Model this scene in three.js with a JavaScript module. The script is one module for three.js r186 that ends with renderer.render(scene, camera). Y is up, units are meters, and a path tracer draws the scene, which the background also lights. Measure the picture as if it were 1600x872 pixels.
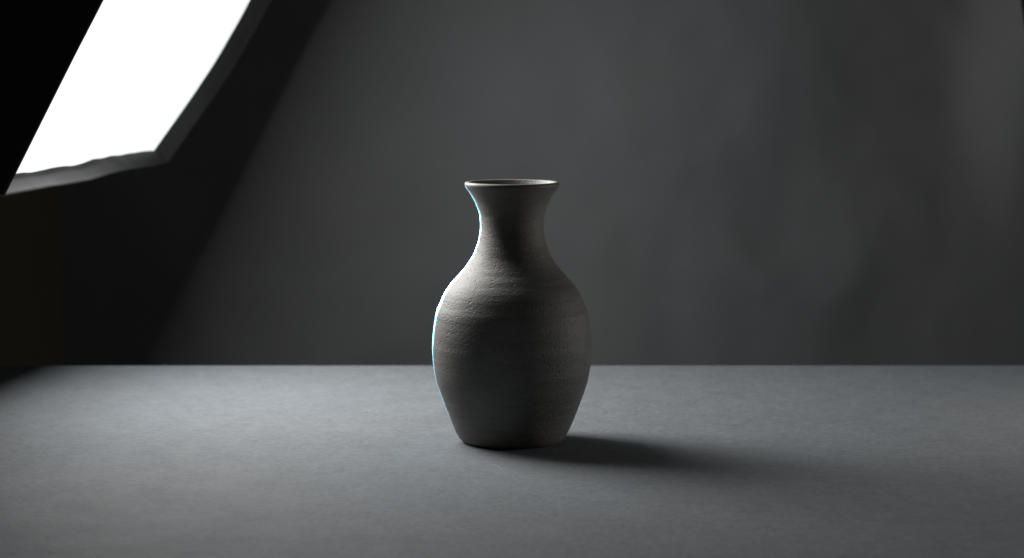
import * as THREE from 'three';
import { RectAreaLightUniformsLib } from 'three/addons/lights/RectAreaLightUniformsLib.js';
import { RoundedBoxGeometry } from 'three/addons/geometries/RoundedBoxGeometry.js';
import { mergeVertices } from 'three/addons/utils/BufferGeometryUtils.js';

RectAreaLightUniformsLib.init();
const scene = new THREE.Scene();
scene.background = new THREE.Color().setRGB(0.024, 0.023, 0.020);   // the dim air of a dark studio

// ---------------------------------------------------------------- camera (a 80 mm view, slightly from above)
const camera = new THREE.PerspectiveCamera(13.63, 1024 / 558, 0.05, 30);
const PITCH = THREE.MathUtils.degToRad(5.757);
camera.position.set(0, 0.430, 2.507);
camera.lookAt(0, 0.430 - Math.sin(PITCH), 2.507 - Math.cos(PITCH));
camera.focus = 2.45;
camera.userData.fStop = 5.6;
scene.add(camera);

// ---------------------------------------------------------------- the vase's outline, millimetres [radius, height]
const out = [[57.6, 5.2], [63.0, 15.0], [72.0, 36.0], [79.1, 57.0], [83.7, 78.0], [85.7, 98.3], [86.0, 108.7], [85.5, 119.1], [82.4, 139.7], [78.7, 150.2], [74.7, 159.2], [69.6, 168.0], [62.6, 176.8], [53.9, 185.6], [46.8, 194.3], [41.9, 203.0], [38.2, 211.8], [35.6, 220.5], [34.2, 229.2], [34.0, 236.1], [35.1, 246.6], [38.4, 257.1], [43.6, 267.3], [47.2, 272.8]];
const foot = [[0.0, 2.4], [30.0, 2.4], [44.0, 2.2], [46.0, 0.7], [47.5, 0.0], [50.0, 0.0], [52.0, 0.5], [54.2, 1.9]];

// ---------------------------------------------------------------- lights
const V = (x, y, z) => new THREE.Vector3(x, y, z);
// softbox frame: its front rim lies in the plane through BOX_AT spanned by BOX_U (along the lower edge) and BOX_V (up the face)
const BOX_AT = V(-0.5687, 0.2612, -0.10), TILT = THREE.MathUtils.degToRad(28);
const BOX_U = V(0.1267, 0.0024, -0.9919).normalize();
const NH = V(-BOX_U.z, 0, BOX_U.x).normalize(), NP = NH.clone().cross(BOX_U);
const BOX_V = NH.clone().multiplyScalar(Math.sin(TILT)).addScaledVector(NP, Math.cos(TILT));
const BOX_N = NH.clone().multiplyScalar(Math.cos(TILT)).addScaledVector(NP, -Math.sin(TILT));
const LIP = 0.022, BOX_H = 0.64;
// the four sides of the face, in metres along the lower edge and up; the far side is bowed
const BOX_SIDES = [[[0, 0], [0.675, 0]], [[0.675, 0], [0.714, 0.054], [0.765, 0.126], [0.79, 0.197], [0.797, 0.26], [0.795, 0.40], [0.77, BOX_H]], [[0.77, BOX_H], [0.02, BOX_H]], [[0.02, BOX_H], [0, 0]]];
const boxPoint = (u, v, n) => BOX_AT.clone().addScaledVector(BOX_U, u).addScaledVector(BOX_V, v).addScaledVector(BOX_N, n);
function rectLight(name, color, intensity, w, h, at, towards) {
  const l = new THREE.RectAreaLight(color, intensity, w, h);
  l.name = name; l.position.copy(at); l.lookAt(towards);
  scene.add(l); return l;
}
{
  const u0 = 0.05, u1 = 0.45, v0 = 0.06, v1 = 0.60, c = boxPoint((u0 + u1) / 2, (v0 + v1) / 2, -LIP + 0.003);
  const key = rectLight('softbox_light', new THREE.Color().setRGB(1.0, 0.995, 0.98), 21, u1 - u0, v1 - v0, c, c.clone().add(BOX_N));
  key.up.copy(BOX_V); key.lookAt(c.clone().add(BOX_N));          // the light's sides run along the face
}
const KICK_AT = V(-0.508, 0.336, -1.05), KICK_TO = V(-0.04, 0.172, 0);   // unseen blue spot added to draw the vase's rim line, hidden behind the softbox
{
  const d = KICK_TO.clone().sub(KICK_AT).normalize();
  const l = new THREE.SpotLight(new THREE.Color().setRGB(0.24, 0.70, 1.0), 80, 0, THREE.MathUtils.degToRad(10), 0.15, 2);
  l.name = 'added_rim_spot_light'; l.position.copy(KICK_AT).addScaledVector(d, 0.004); l.target.position.copy(KICK_TO);
  l.castShadow = true; l.shadow.radius = 0.0025; scene.add(l, l.target);
}

const FILL_AT = V(1.02, 0.235, -0.13), FILL_TO = V(0, 0.15, -0.02), FILL_W = 0.22, FILL_H = 0.25;   // weak fill added out of view to lighten the vase's right side
rectLight('added_fill_light', new THREE.Color().setRGB(1.0, 0.97, 0.92), 11.5, FILL_W - 0.02, FILL_H - 0.02, FILL_AT.clone().addScaledVector(FILL_TO.clone().sub(FILL_AT).normalize(), 0.005), FILL_TO);

// ---------------------------------------------------------------- renderer
const renderer = new THREE.WebGLRenderer({ antialias: true });
renderer.setSize(1024, 558);
renderer.toneMapping = THREE.LinearToneMapping;
renderer.toneMappingExposure = 1;
renderer.shadowMap.enabled = true;

// ---------------------------------------------------------------- helpers
let seed = 7;
const rnd = () => { seed = (seed * 1664525 + 1013904223) >>> 0; return seed / 4294967296; };
function lattice(px, py, salt) {                                 // tiling value noise, px by py cells
  const t = new Float32Array(px * py); let s = (salt * 2654435761) >>> 0;
  for (let i = 0; i < t.length; i++) { s = (s * 1664525 + 1013904223) >>> 0; t[i] = s / 4294967296; }
  return (u, v) => {
    const x = u * px, y = v * py, xi = Math.floor(x), yi = Math.floor(y);
    let fx = x - xi, fy = y - yi; fx = fx * fx * (3 - 2 * fx); fy = fy * fy * (3 - 2 * fy);
    const x0 = ((xi % px) + px) % px, x1 = (x0 + 1) % px, y0 = ((yi % py) + py) % py, y1 = (y0 + 1) % py;
    const a = t[y0 * px + x0], b = t[y0 * px + x1], c = t[y1 * px + x0], d = t[y1 * px + x1];
    return a + (b - a) * fx + (c - a + (a - b - c + d) * fx) * fy - 0.5;
  };
}
function fbm(px, py, octaves, salt, gain = 0.5) {
  const ls = []; for (let o = 0; o < octaves; o++) ls.push([lattice(px << o, py << o, salt + o * 17), Math.pow(gain, o)]);
  return (u, v) => { let s = 0; for (const [f, a] of ls) s += a * f(u, v); return s; };
}
function dataTexture(w, h, fn, color) {
  const d = new Uint8Array(w * h * 4), out = [0, 0, 0];
  for (let j = 0, k = 0; j < h; j++) for (let i = 0; i < w; i++, k += 4) {
    fn((i + 0.5) / w, (j + 0.5) / h, out, i, j);
    for (let c = 0; c < 3; c++) d[k + c] = Math.max(0, Math.min(255, Math.round(out[c] * 255)));
    d[k + 3] = 255;
  }
  const t = new THREE.DataTexture(d, w, h, THREE.RGBAFormat);
  t.wrapS = t.wrapT = THREE.RepeatWrapping; t.magFilter = THREE.LinearFilter; t.minFilter = THREE.LinearMipmapLinearFilter;
  t.generateMipmaps = true; if (color) t.colorSpace = THREE.SRGBColorSpace; t.needsUpdate = true;
  return t;
}
const toS = (x) => x <= 0.0031308 ? 12.92 * x : 1.055 * Math.pow(x, 1 / 2.4) - 0.055;
function mesh(name, geometry, material, parent) {
  const m = new THREE.Mesh(geometry, material); m.name = name; m.castShadow = m.receiveShadow = true; parent.add(m); return m;
}
function grid(nu, nv, fn) {                                      // sheet from fn(u, v) -> [Vector3, uvx, uvy]
  const p = [], uv = [], ix = [];
  for (let j = 0; j <= nv; j++) for (let i = 0; i <= nu; i++) { const [q, a, b] = fn(i / nu, j / nv); p.push(q.x, q.y, q.z); uv.push(a, b); }
  for (let j = 0; j < nv; j++) for (let i = 0; i < nu; i++) { const a = j * (nu + 1) + i, b = a + 1, c = a + nu + 1, d = c + 1; ix.push(a, b, d, a, d, c); }
  const g = new THREE.BufferGeometry();
  g.setAttribute('position', new THREE.Float32BufferAttribute(p, 3)); g.setAttribute('uv', new THREE.Float32BufferAttribute(uv, 2));
  g.setIndex(ix); g.computeVertexNormals(); return g;
}
const smooth = (a, b, x) => { const t = Math.max(0, Math.min(1, (x - a) / (b - a))); return t * t * (3 - 2 * t); };

// ---------------------------------------------------------------- setting: tabletop, backdrop, studio wall
// one tile of the tabletop texture is 1.2 m square
const tMottle = fbm(5, 5, 5, 11, 0.55), tBrush = fbm(10, 90, 4, 23, 0.6), tGrain = fbm(260, 300, 3, 31, 0.75), tWarm = fbm(7, 5, 3, 41), tCloud = fbm(62, 34, 4, 47, 0.65);
const scuff = new Float32Array(2048 * 2048);                     // pale hairline scratches and rubbed specks
for (let k = 0; k < 260; k++) {
  let x = rnd() * 2048, y = rnd() * 2048, a = rnd() * 6.283, n = 8 + 90 * rnd() ** 3, w = 0.05 + 0.16 * rnd(), turn = (rnd() - 0.5) * 0.03;
  for (let q = 0; q < n; q++) {
    const f = w * Math.sin(Math.PI * (q + 0.5) / n), i = Math.floor(x + 2048) % 2048, j = Math.floor(y + 2048) % 2048;
    scuff[j * 2048 + i] = Math.max(scuff[j * 2048 + i], f); scuff[j * 2048 + (i + 1) % 2048] = Math.max(scuff[j * 2048 + (i + 1) % 2048], f * 0.6);
    x += Math.cos(a); y += Math.sin(a); a += turn;
  }
}
const tableMap = dataTexture(2048, 2048, (u, v, o, i, j) => {
  const m = 1 + 0.035 * tMottle(u, v) + 0.02 * tBrush(u, v) + 0.27 * tGrain(u, v) + 0.11 * tCloud(u, v) + scuff[j * 2048 + i], w = 0.04 * tWarm(u, v);
  const L = 0.115 * m;
  o[0] = toS(L * (0.905 + w)); o[1] = toS(L * 1.0); o[2] = toS(L * (1.09 - w));
}, true);
const tableBump = dataTexture(2048, 2048, (u, v, o) => {
  let h = 0.5 + 0.20 * tBrush(u, v) + 0.50 * tGrain(u, v);
  o[0] = o[1] = o[2] = h;
}, false);
const tRough = fbm(40, 24, 4, 151, 0.6);
const tableRough = dataTexture(1024, 1024, (u, v, o) => { o[0] = o[1] = o[2] = 0.82 + 0.03 * tRough(u, v); }, false);
const tableMat = new THREE.MeshStandardMaterial({ name: 'painted_board', map: tableMap, bumpMap: tableBump, bumpScale: 0.0005, roughness: 1, roughnessMap: tableRough });
const TX0 = -1.15, TX1 = 1.15, TZ0 = -0.602, TZ1 = 0.82, TH = 0.03;
{
  const g = new RoundedBoxGeometry(TX1 - TX0, TH, TZ1 - TZ0, 3, 0.0025);
  const p = g.attributes.position, n = g.attributes.normal, uv = g.attributes.uv;
  for (let i = 0; i < p.count; i++) {                            // uv in tiles of 1.2 m, seen from above; the edges carry on down
    uv.setXY(i, p.getX(i) / 1.2 + 0.37, (p.getZ(i) + p.getY(i) * (Math.abs(n.getZ(i)) > 0.5 ? 1 : 0)) / 1.2 + 0.21);
  }
  const m = mesh('tabletop', g, tableMat, scene);
  m.position.set((TX0 + TX1) / 2, -TH / 2, (TZ0 + TZ1) / 2);
  m.userData = { kind: 'structure', label: 'matte grey painted tabletop under the stoneware vase' };
}

// seamless paper hung behind the table, a little rumpled, its right edge curling forward near the top
const bFold = fbm(5, 3, 3, 53, 0.5), bFine = fbm(14, 10, 3, 59, 0.5), bCrease = fbm(6, 4, 2, 73, 0.45);
const bMot = fbm(6, 6, 5, 61, 0.55), bWarm = fbm(3, 3, 3, 67), bGrain = fbm(300, 300, 2, 71);
const paperMap = dataTexture(1024, 1024, (u, v, o) => {
  const L = 0.077 * (1 + 0.11 * bMot(u, v) + 0.06 * bGrain(u, v)), w = 0.05 * bWarm(u, v);
  o[0] = toS(L * (0.97 + w)); o[1] = toS(L); o[2] = toS(L * (1.045 - w));
}, true);
const paperMat = new THREE.MeshStandardMaterial({ name: 'backdrop_paper', map: paperMap, roughness: 0.85 });
{
  const y0 = -0.75, y1 = 1.55, zB = -1.2;
  const surf = (back) => (u, v) => {
    const y = y0 + (y1 - y0) * v, xl = -0.720, xr = 0.811 + Math.max(-0.02, Math.min(0.07, 0.14 * (0.5 - y)));
    const x = xl + (xr - xl) * u;
    // rumples that run diagonally, fading to nothing where the paper is pulled flat
    const s = x * 0.8 + y * 0.55, t = y * 0.8 - x * 0.55;
    let z = zB - 0.095 * smooth(0.15, 0.85, x) + 0.009 * bFold(s * 0.8 + 0.13, t * 0.6 + 0.4) + 0.005 * bFine(s * 0.8 + 0.4, t * 0.8) - 0.016 * Math.abs(bCrease(s * 0.7 + 0.2, t * 0.9 + 0.1));
    const c = smooth(0.68, 0.84, x) * smooth(-0.15, 0.5, y);
    z += 0.085 * c * c - 0.010 * smooth(0.40, 0.6, x) * smooth(0.1, 0.45, y);
    return [V(x, y, z - (back ? 0.0012 : 0)), x / 1.1, y / 1.1];
  };
  const f = grid(120, 150, surf(false));
  const m = mesh('backdrop', f, paperMat, scene);
  m.userData = { kind: 'structure', label: 'dark grey rumpled paper backdrop hanging behind the tabletop' };
}
{
  const wMot = fbm(4, 4, 5, 83);
  const wallMap = dataTexture(512, 512, (u, v, o) => { const L = 0.30 * (1 + 0.2 * wMot(u, v)); o[0] = toS(L); o[1] = toS(L * 0.93); o[2] = toS(L * 0.72); }, true);
  const m = mesh('back_wall', new RoundedBoxGeometry(5, 3.2, 0.1, 1, 0.004), new THREE.MeshStandardMaterial({ name: 'wall_paint', map: wallMap, roughness: 0.9 }), scene);
  m.position.set(0, 0.75, -1.75);
  m.userData = { kind: 'structure', label: 'dim olive brown studio wall beyond the edges of the backdrop' };
}

// ---------------------------------------------------------------- the vase
{
  const vase = new THREE.Group(); vase.name = 'stoneware_vase';
  vase.userData = { label: 'matte dark grey stoneware vase with flared neck standing on grey tabletop', category: 'vase' };
  scene.add(vase);
  const lip = [[49.5, 276.0], [50.5, 277.9], [50.9, 279.6], [50.5, 281.1], [49.3, 282.1], [47.7, 282.3], [46.3, 281.7], [45.2, 280.0]];
  const inn = [[43.2, 276.4], [40.0, 270.6], [35.0, 260.2], [31.0, 249.0], [29.4, 238.0], [29.6, 229.0], [31.0, 220.0], [37.5, 203.0], [49.0, 184.5], [64.0, 167.5], [76.5, 141.0], [80.2, 110.0], [78.0, 79.0], [66.5, 36.0], [56.0, 14.0], [40.0, 9.5], [0.0, 9.0]];
  const all = [...foot, ...out, ...lip, ...inn];
  const curve = new THREE.CatmullRomCurve3(all.map(([r, y]) => V(r / 1000, y / 1000, 0)), false, 'centripetal');
  const ROWS = 520, pts = [];
  const knots = all.length - 1;
  for (let i = 0; i <= ROWS; i++) pts.push(curve.getPoint(i / ROWS));
  const arc = [0]; for (let i = 1; i <= ROWS; i++) arc.push(arc[i - 1] + pts[i].distanceTo(pts[i - 1]));
  const rowOf = (k) => Math.round(k / knots * ROWS);
  const ridge = fbm(1, 34, 2, 91, 0.6), ridgeLow = lattice(1, 13, 97), wob = fbm(3, 6, 2, 101);
  const NS = 256, pos = [], uvs = [];
  const r0 = rowOf(foot.length), r1 = rowOf(foot.length + out.length - 1);
  for (let i = 0; i <= ROWS; i++) {
    const p = pts[i], q = pts[Math.min(ROWS, i + 1)], o = pts[Math.max(0, i - 1)];
    let nx = q.y - o.y, ny = -(q.x - o.x); const l = Math.hypot(nx, ny) || 1; nx /= l; ny /= l;
    const on = smooth(r0 - 4, r0 + 20, i) * (1 - smooth(r1 - 14, r1 + 2, i)), h = p.y / 0.30;
    for (let j = 0; j <= NS; j++) {
      const t = j / NS, th = t * Math.PI * 2;
      // throwing rings climb slowly as they go round
      const hh = h + 0.006 * Math.sin(th + 1.0);
      const bump = on * (0.0006 * ridge(t, hh) * (0.35 + 0.9 * smooth(0.30, 0.6, h) - 0.75 * smooth(0.6, 0.72, h)) + 0.0011 * ridgeLow(t, hh) * (1 - 0.6 * smooth(0.6, 0.75, h))) ;
      const w = 1 + 0.007 * wob(t, h * 0.8 + 0.1) * smooth(0.01, 0.1, h);
      const r = Math.max(0, p.x * w + nx * bump);
      pos.push(r * Math.sin(th), p.y + ny * bump, r * Math.cos(th)); uvs.push(t, arc[i] / 0.52);
    }
  }
  // smooth normals over the whole pot, then cut it into its parts so that no seam shows
  const nor = new Float32Array(pos.length), at = (i, j) => (i * (NS + 1) + j) * 3;
  for (let i = 0; i <= ROWS; i++) for (let j = 0; j <= NS; j++) {
    const a = at(Math.min(ROWS, i + 1), j), b = at(Math.max(0, i - 1), j), c = at(i, (j + 1) % NS), d = at(i, (j - 1 + NS) % NS), k = at(i, j);
    const ux = pos[a] - pos[b], uy = pos[a + 1] - pos[b + 1], uz = pos[a + 2] - pos[b + 2], vx = pos[c] - pos[d], vy = pos[c + 1] - pos[d + 1], vz = pos[c + 2] - pos[d + 2];
    let x = vy * uz - vz * uy, y = vz * ux - vx * uz, z = vx * uy - vy * ux; const l = Math.hypot(x, y, z);
    if (l < 1e-12) { nor[k] = 0; nor[k + 1] = i < ROWS / 2 ? -1 : 1; nor[k + 2] = 0; } else { nor[k] = x / l; nor[k + 1] = y / l; nor[k + 2] = z / l; }
  }
  const band = (a, b) => {
    const g = new THREE.BufferGeometry(), s = at(a, 0), e = at(b + 1, 0), ix = [];
    g.setAttribute('position', new THREE.Float32BufferAttribute(pos.slice(s, e), 3));
    g.setAttribute('normal', new THREE.Float32BufferAttribute(nor.slice(s, e), 3));
    g.setAttribute('uv', new THREE.Float32BufferAttribute(uvs.slice(s / 3 * 2, e / 3 * 2), 2));
    for (let i = 0; i < b - a; i++) for (let j = 0; j < NS; j++) { const p = i * (NS + 1) + j, q = p + NS + 1; ix.push(p, p + 1, q + 1, p, q + 1, q); }
    g.setIndex(ix); return g;
  };
  // clay: u goes once round, one tile of v is 0.52 m along the wall
  const cG = fbm(340, 400, 3, 111, 0.65), cS = fbm(14, 120, 4, 113, 0.6), cM = fbm(6, 9, 4, 117, 0.55), cW = fbm(4, 5, 3, 119);
  const S = 2048, pit = new Float32Array(S * S);
  for (let k = 0; k < 8000; k++) {
    const cx = rnd() * S, cy = rnd() * S, big = Math.pow(rnd(), 3), rad = 1.1 + 2.6 * big, dep = 0.35 + 0.65 * rnd(), rx = rad * (1 + 0.8 * rnd());
    const R = Math.ceil(rad * 2.2);
    for (let y = -R; y <= R; y++) for (let x = -R; x <= R; x++) {
      const d = (x / rx) ** 2 + (y / rad) ** 2; if (d > 4) continue;
      const i = (((cy + y) | 0) + S) % S * S + (((cx + x) | 0) + S) % S;
      pit[i] = Math.max(pit[i], dep * Math.exp(-d * 1.3));
    }
  }
  const clayMap = dataTexture(S, S, (u, v, o, i, j) => {
    const L = 0.144 * (1 + 0.22 * cM(u, v) + 0.24 * cS(u, v) + 0.18 * cG(u, v)) * (1 - 0.35 * pit[j * S + i]), w = 0.16 * cW(u, v);
    o[0] = toS(L * (1.05 + w)); o[1] = toS(L); o[2] = toS(L * (0.90 - w));
  }, true);
  const clayBump = dataTexture(S, S, (u, v, o, i, j) => {
    o[0] = o[1] = o[2] = 0.6 + 0.20 * cG(u, v) + 0.20 * cS(u, v) - 0.8 * pit[j * S + i];
  }, false);
  const clay = new THREE.MeshStandardMaterial({ name: 'unglazed_stoneware', map: clayMap, bumpMap: clayBump, bumpScale: 0.00068, roughness: 0.62 });
  const rimMat = new THREE.MeshStandardMaterial({ name: 'smoothed_rim_stoneware', map: clayMap, bumpMap: clayBump, bumpScale: 0.0006, roughness: 0.55 });
  const nF = foot.length, nO = nF + out.length, nL = nO + lip.length;
  const cuts = [0, rowOf(nF - 1), rowOf(nF + 14), rowOf(nO), rowOf(nL - 1), ROWS];
  mesh('foot', band(cuts[0], cuts[1]), clay, vase);
  mesh('body', band(cuts[1], cuts[2]), clay, vase);
  mesh('neck', band(cuts[2], cuts[3]), clay, vase);
  mesh('rim', band(cuts[3], cuts[4]), rimMat, vase);
  mesh('inner_wall', band(cuts[4], cuts[5]), rimMat, vase);
}

// ---------------------------------------------------------------- softbox, upper left
{
  const box = new THREE.Group(); box.name = 'softbox';
  box.userData = { label: 'lit white softbox with black fabric rim, tilted above left end of tabletop', category: 'softbox' };
  box.position.copy(BOX_AT);
  const basis = new THREE.Matrix4().makeBasis(BOX_U, BOX_V, BOX_N);   // x along the lower edge, y up the face, z out of the face
  box.quaternion.setFromRotationMatrix(basis);
  scene.add(box);
  const nyl = fbm(40, 40, 3, 131), fold = fbm(7, 3, 3, 137, 0.55);
  const nylonMap = dataTexture(512, 512, (u, v, o) => { const L = 0.0034 * (1 + 0.5 * nyl(u, v)); o[0] = toS(L); o[1] = toS(L); o[2] = toS(L * 1.08); }, true);
  const nylon = new THREE.MeshStandardMaterial({ name: 'black_nylon', map: nylonMap, roughness: 0.7, side: THREE.DoubleSide });
  const glow = new THREE.MeshStandardMaterial({ name: 'lit_diffuser_cloth', color: new THREE.Color().setRGB(0.8, 0.8, 0.8), roughness: 0.9, emissive: new THREE.Color().setRGB(0.97, 1.0, 1.0), emissiveIntensity: 1.0 });
  const curves = BOX_SIDES.map((p) => p.length > 2 ? new THREE.CatmullRomCurve3(p.map(([x, y]) => V(x, y, 0))) : new THREE.LineCurve3(V(...p[0], 0), V(...p[1], 0)));
  const far = curves[1].getPoints(120), farAt = (y) => { let k = 0; while (k < 119 && far[k + 1].y < y) k++; return far[k].x + (far[k + 1].x - far[k].x) * (y - far[k].y) / Math.max(1e-6, far[k + 1].y - far[k].y); };
  mesh('diffuser', grid(40, 60, (u, v) => {                      // the cloth, faintly billowed
    const y = BOX_H * v, x = 0.02 * v + (farAt(y) - 0.02 * v) * u;
    return [V(x, y, -LIP - 0.004 + 0.004 * Math.sin(Math.PI * u) * Math.sin(Math.PI * v)), u, v];
  }), glow, box);
  // the lip: four strips of cloth standing out from the face, each with two skins and a rolled hem
  for (let k = 0; k < 4; k++) {
    const prof = [[0.006, -LIP - 0.003], [0.0055, -LIP * 0.6], [0.003, -LIP * 0.25], [0.0025, -0.002], [0.0012, 0.0012], [-0.001, 0.0012], [-0.0022, -0.002], [-0.002, -LIP * 0.4], [-0.002, -LIP - 0.008]];
    mesh('lip', grid(90, prof.length - 1, (u, v) => {
      const [d, z] = prof[Math.round(v * (prof.length - 1))], e = Math.sin(Math.PI * u), p = curves[k].getPointAt(u), t = curves[k].getTangentAt(u);
      const wave = 0.009 * fold(u * 0.62 + k * 0.23, 0.3) * Math.sqrt(e) * smooth(0, -LIP, z - 0.001);
      const off = d + Math.max(-0.004, wave) * (d > 0 ? 1 : 0.1) + 0.005 * smooth(-LIP, 0, z) * e * fold(u * 0.6 + 0.37 * k, 0.7);
      return [V(p.x - t.y * off, p.y + t.x * off, z), u * 3, v * 0.2];
    }), nylon, box);
  }
  // black shell narrowing to the lamp's ring behind
  const D = 0.42, cx = 0.40, cy = 0.32, sr = 0.07;
  for (let k = 0; k < 4; k++) {
    mesh('shell_panel', grid(24, 20, (u, v) => {
      const p = curves[k].getPointAt(u), s = 1 - v * (1 - sr / 0.3), bulge = 0.03 * Math.sin(Math.PI * v) * Math.sin(Math.PI * u) / 0.3;
      return [V(cx + (p.x - cx) * (s + bulge), cy + (p.y - cy) * (s + bulge), -LIP - 0.006 - D * v), u * 2, v * 2];
    }), nylon, box);
  }
  const ring = new THREE.CylinderGeometry(0.085, 0.085, 0.03, 32); ring.rotateX(Math.PI / 2); ring.translate(cx, cy, -LIP - D - 0.018);
  mesh('speed_ring', ring, nylon, box);
}

// ---------------------------------------------------------------- added blue spot for the vase's left rim line, hidden behind the softbox
{
  const g = new THREE.Group(); g.name = 'added_rim_spotlight';
  g.userData = { label: 'added unseen black spotlight with blue lens, hidden behind far end of softbox', category: 'spotlight' };
  g.position.copy(KICK_AT); g.lookAt(KICK_TO); scene.add(g);
  const black = new THREE.MeshStandardMaterial({ name: 'black_metal', color: new THREE.Color().setRGB(0.012, 0.012, 0.012), roughness: 0.6, side: THREE.DoubleSide });
  const lens = new THREE.CylinderGeometry(0.0125, 0.0125, 0.003, 32); lens.rotateX(Math.PI / 2);
  mesh('lens', lens, new THREE.MeshStandardMaterial({ name: 'added_spot_lens', color: 0x223344, emissive: new THREE.Color().setRGB(0.36, 0.78, 1.0), emissiveIntensity: 1.0 }), g);
  const prof = [[0.013, -0.002], [0.0135, 0.004], [0.0145, 0.004], [0.0155, 0.002], [0.0155, -0.03], [0.012, -0.045], [0.0001, -0.047]].map(([r, z]) => new THREE.Vector2(r, z));
  const hs = new THREE.LatheGeometry(prof, 32); hs.rotateX(Math.PI / 2);
  mesh('housing', hs, black, g);
  // a mask in the hood: its opening follows the left outline of the vase, so the beam only strikes that edge
  g.updateMatrixWorld(true);
  const MASK = 0.07, eye = V(0, 0, 0.004), through = (p) => { const q = g.worldToLocal(p.clone()).sub(eye); q.multiplyScalar((MASK - 0.004) / q.z).add(eye); return new THREE.Vector2(q.x, q.y); };
  const edge = [[62.0, 13.5], ...out.slice(1), [50.5, 278.5]], round = (low, high) => edge.map(([r, y]) => { const turn = low + (high - low) * smooth(20, 110, y); return through(V(-r / 1000 * Math.cos(turn), y / 1000, r / 1000 * Math.sin(turn))); });
  const plate = new THREE.Shape(); plate.absarc(0, 0, 0.0155, 0, Math.PI * 2);
  plate.holes.push(new THREE.Path([...round(0.22, 0.21), ...round(-0.16, -0.16).reverse()]));
  const mask = new THREE.ExtrudeGeometry(plate, { depth: 0.0004, bevelEnabled: false, curveSegments: 24 }); mask.translate(0, 0, MASK);
  mesh('mask', mask, black, g);
  const hood = new THREE.CylinderGeometry(0.0155, 0.0155, MASK, 24, 1, true); hood.rotateX(Math.PI / 2); hood.translate(0, 0, MASK / 2 + 0.002);
  mesh('hood', hood, black, g);
  const a = V(0, 0, -0.025), b = g.worldToLocal(V(-0.30, 0.78, -1.0));   // thin arm that carries it, rising behind the softbox
  mesh('arm', new THREE.TubeGeometry(new THREE.LineCurve3(a, b), 4, 0.005, 10), black, g);
}

// ---------------------------------------------------------------- added fill panel, out of view on the right end of the table
{
  const g = new THREE.Group(); g.name = 'added_fill_panel';
  g.userData = { label: 'added unseen light panel on short black stand on right end of tabletop', category: 'light panel' };
  g.position.copy(FILL_AT); g.lookAt(FILL_TO); scene.add(g);
  mesh('panel_face', new RoundedBoxGeometry(FILL_W - 0.01, FILL_H - 0.01, 0.004, 2, 0.001), new THREE.MeshStandardMaterial({ name: 'lit_panel', color: 0xbbbbbb, emissive: new THREE.Color().setRGB(1.0, 0.97, 0.92), emissiveIntensity: 1.0 }), g);
  const back = new RoundedBoxGeometry(FILL_W, FILL_H, 0.025, 2, 0.004); back.translate(0, 0, -0.014);
  const dark = new THREE.MeshStandardMaterial({ name: 'black_panel_housing', color: new THREE.Color().setRGB(0.02, 0.02, 0.02), roughness: 0.5 });
  mesh('housing', back, dark, g);
  g.updateMatrixWorld(true);
  const p0 = g.worldToLocal(V(FILL_AT.x + 0.01, FILL_AT.y - 0.11, FILL_AT.z)), p1 = g.worldToLocal(V(FILL_AT.x + 0.02, 0.001, FILL_AT.z));
  mesh('stand', new THREE.TubeGeometry(new THREE.LineCurve3(p0, p1), 2, 0.008, 12), dark, g);
  const foot = new THREE.CylinderGeometry(0.06, 0.062, 0.01, 32); foot.translate(0.02, 0.005 - FILL_AT.y, 0);
  const fm = mesh('stand_base', foot, dark, g); fm.quaternion.copy(g.quaternion).invert();
}

renderer.render(scene, camera);
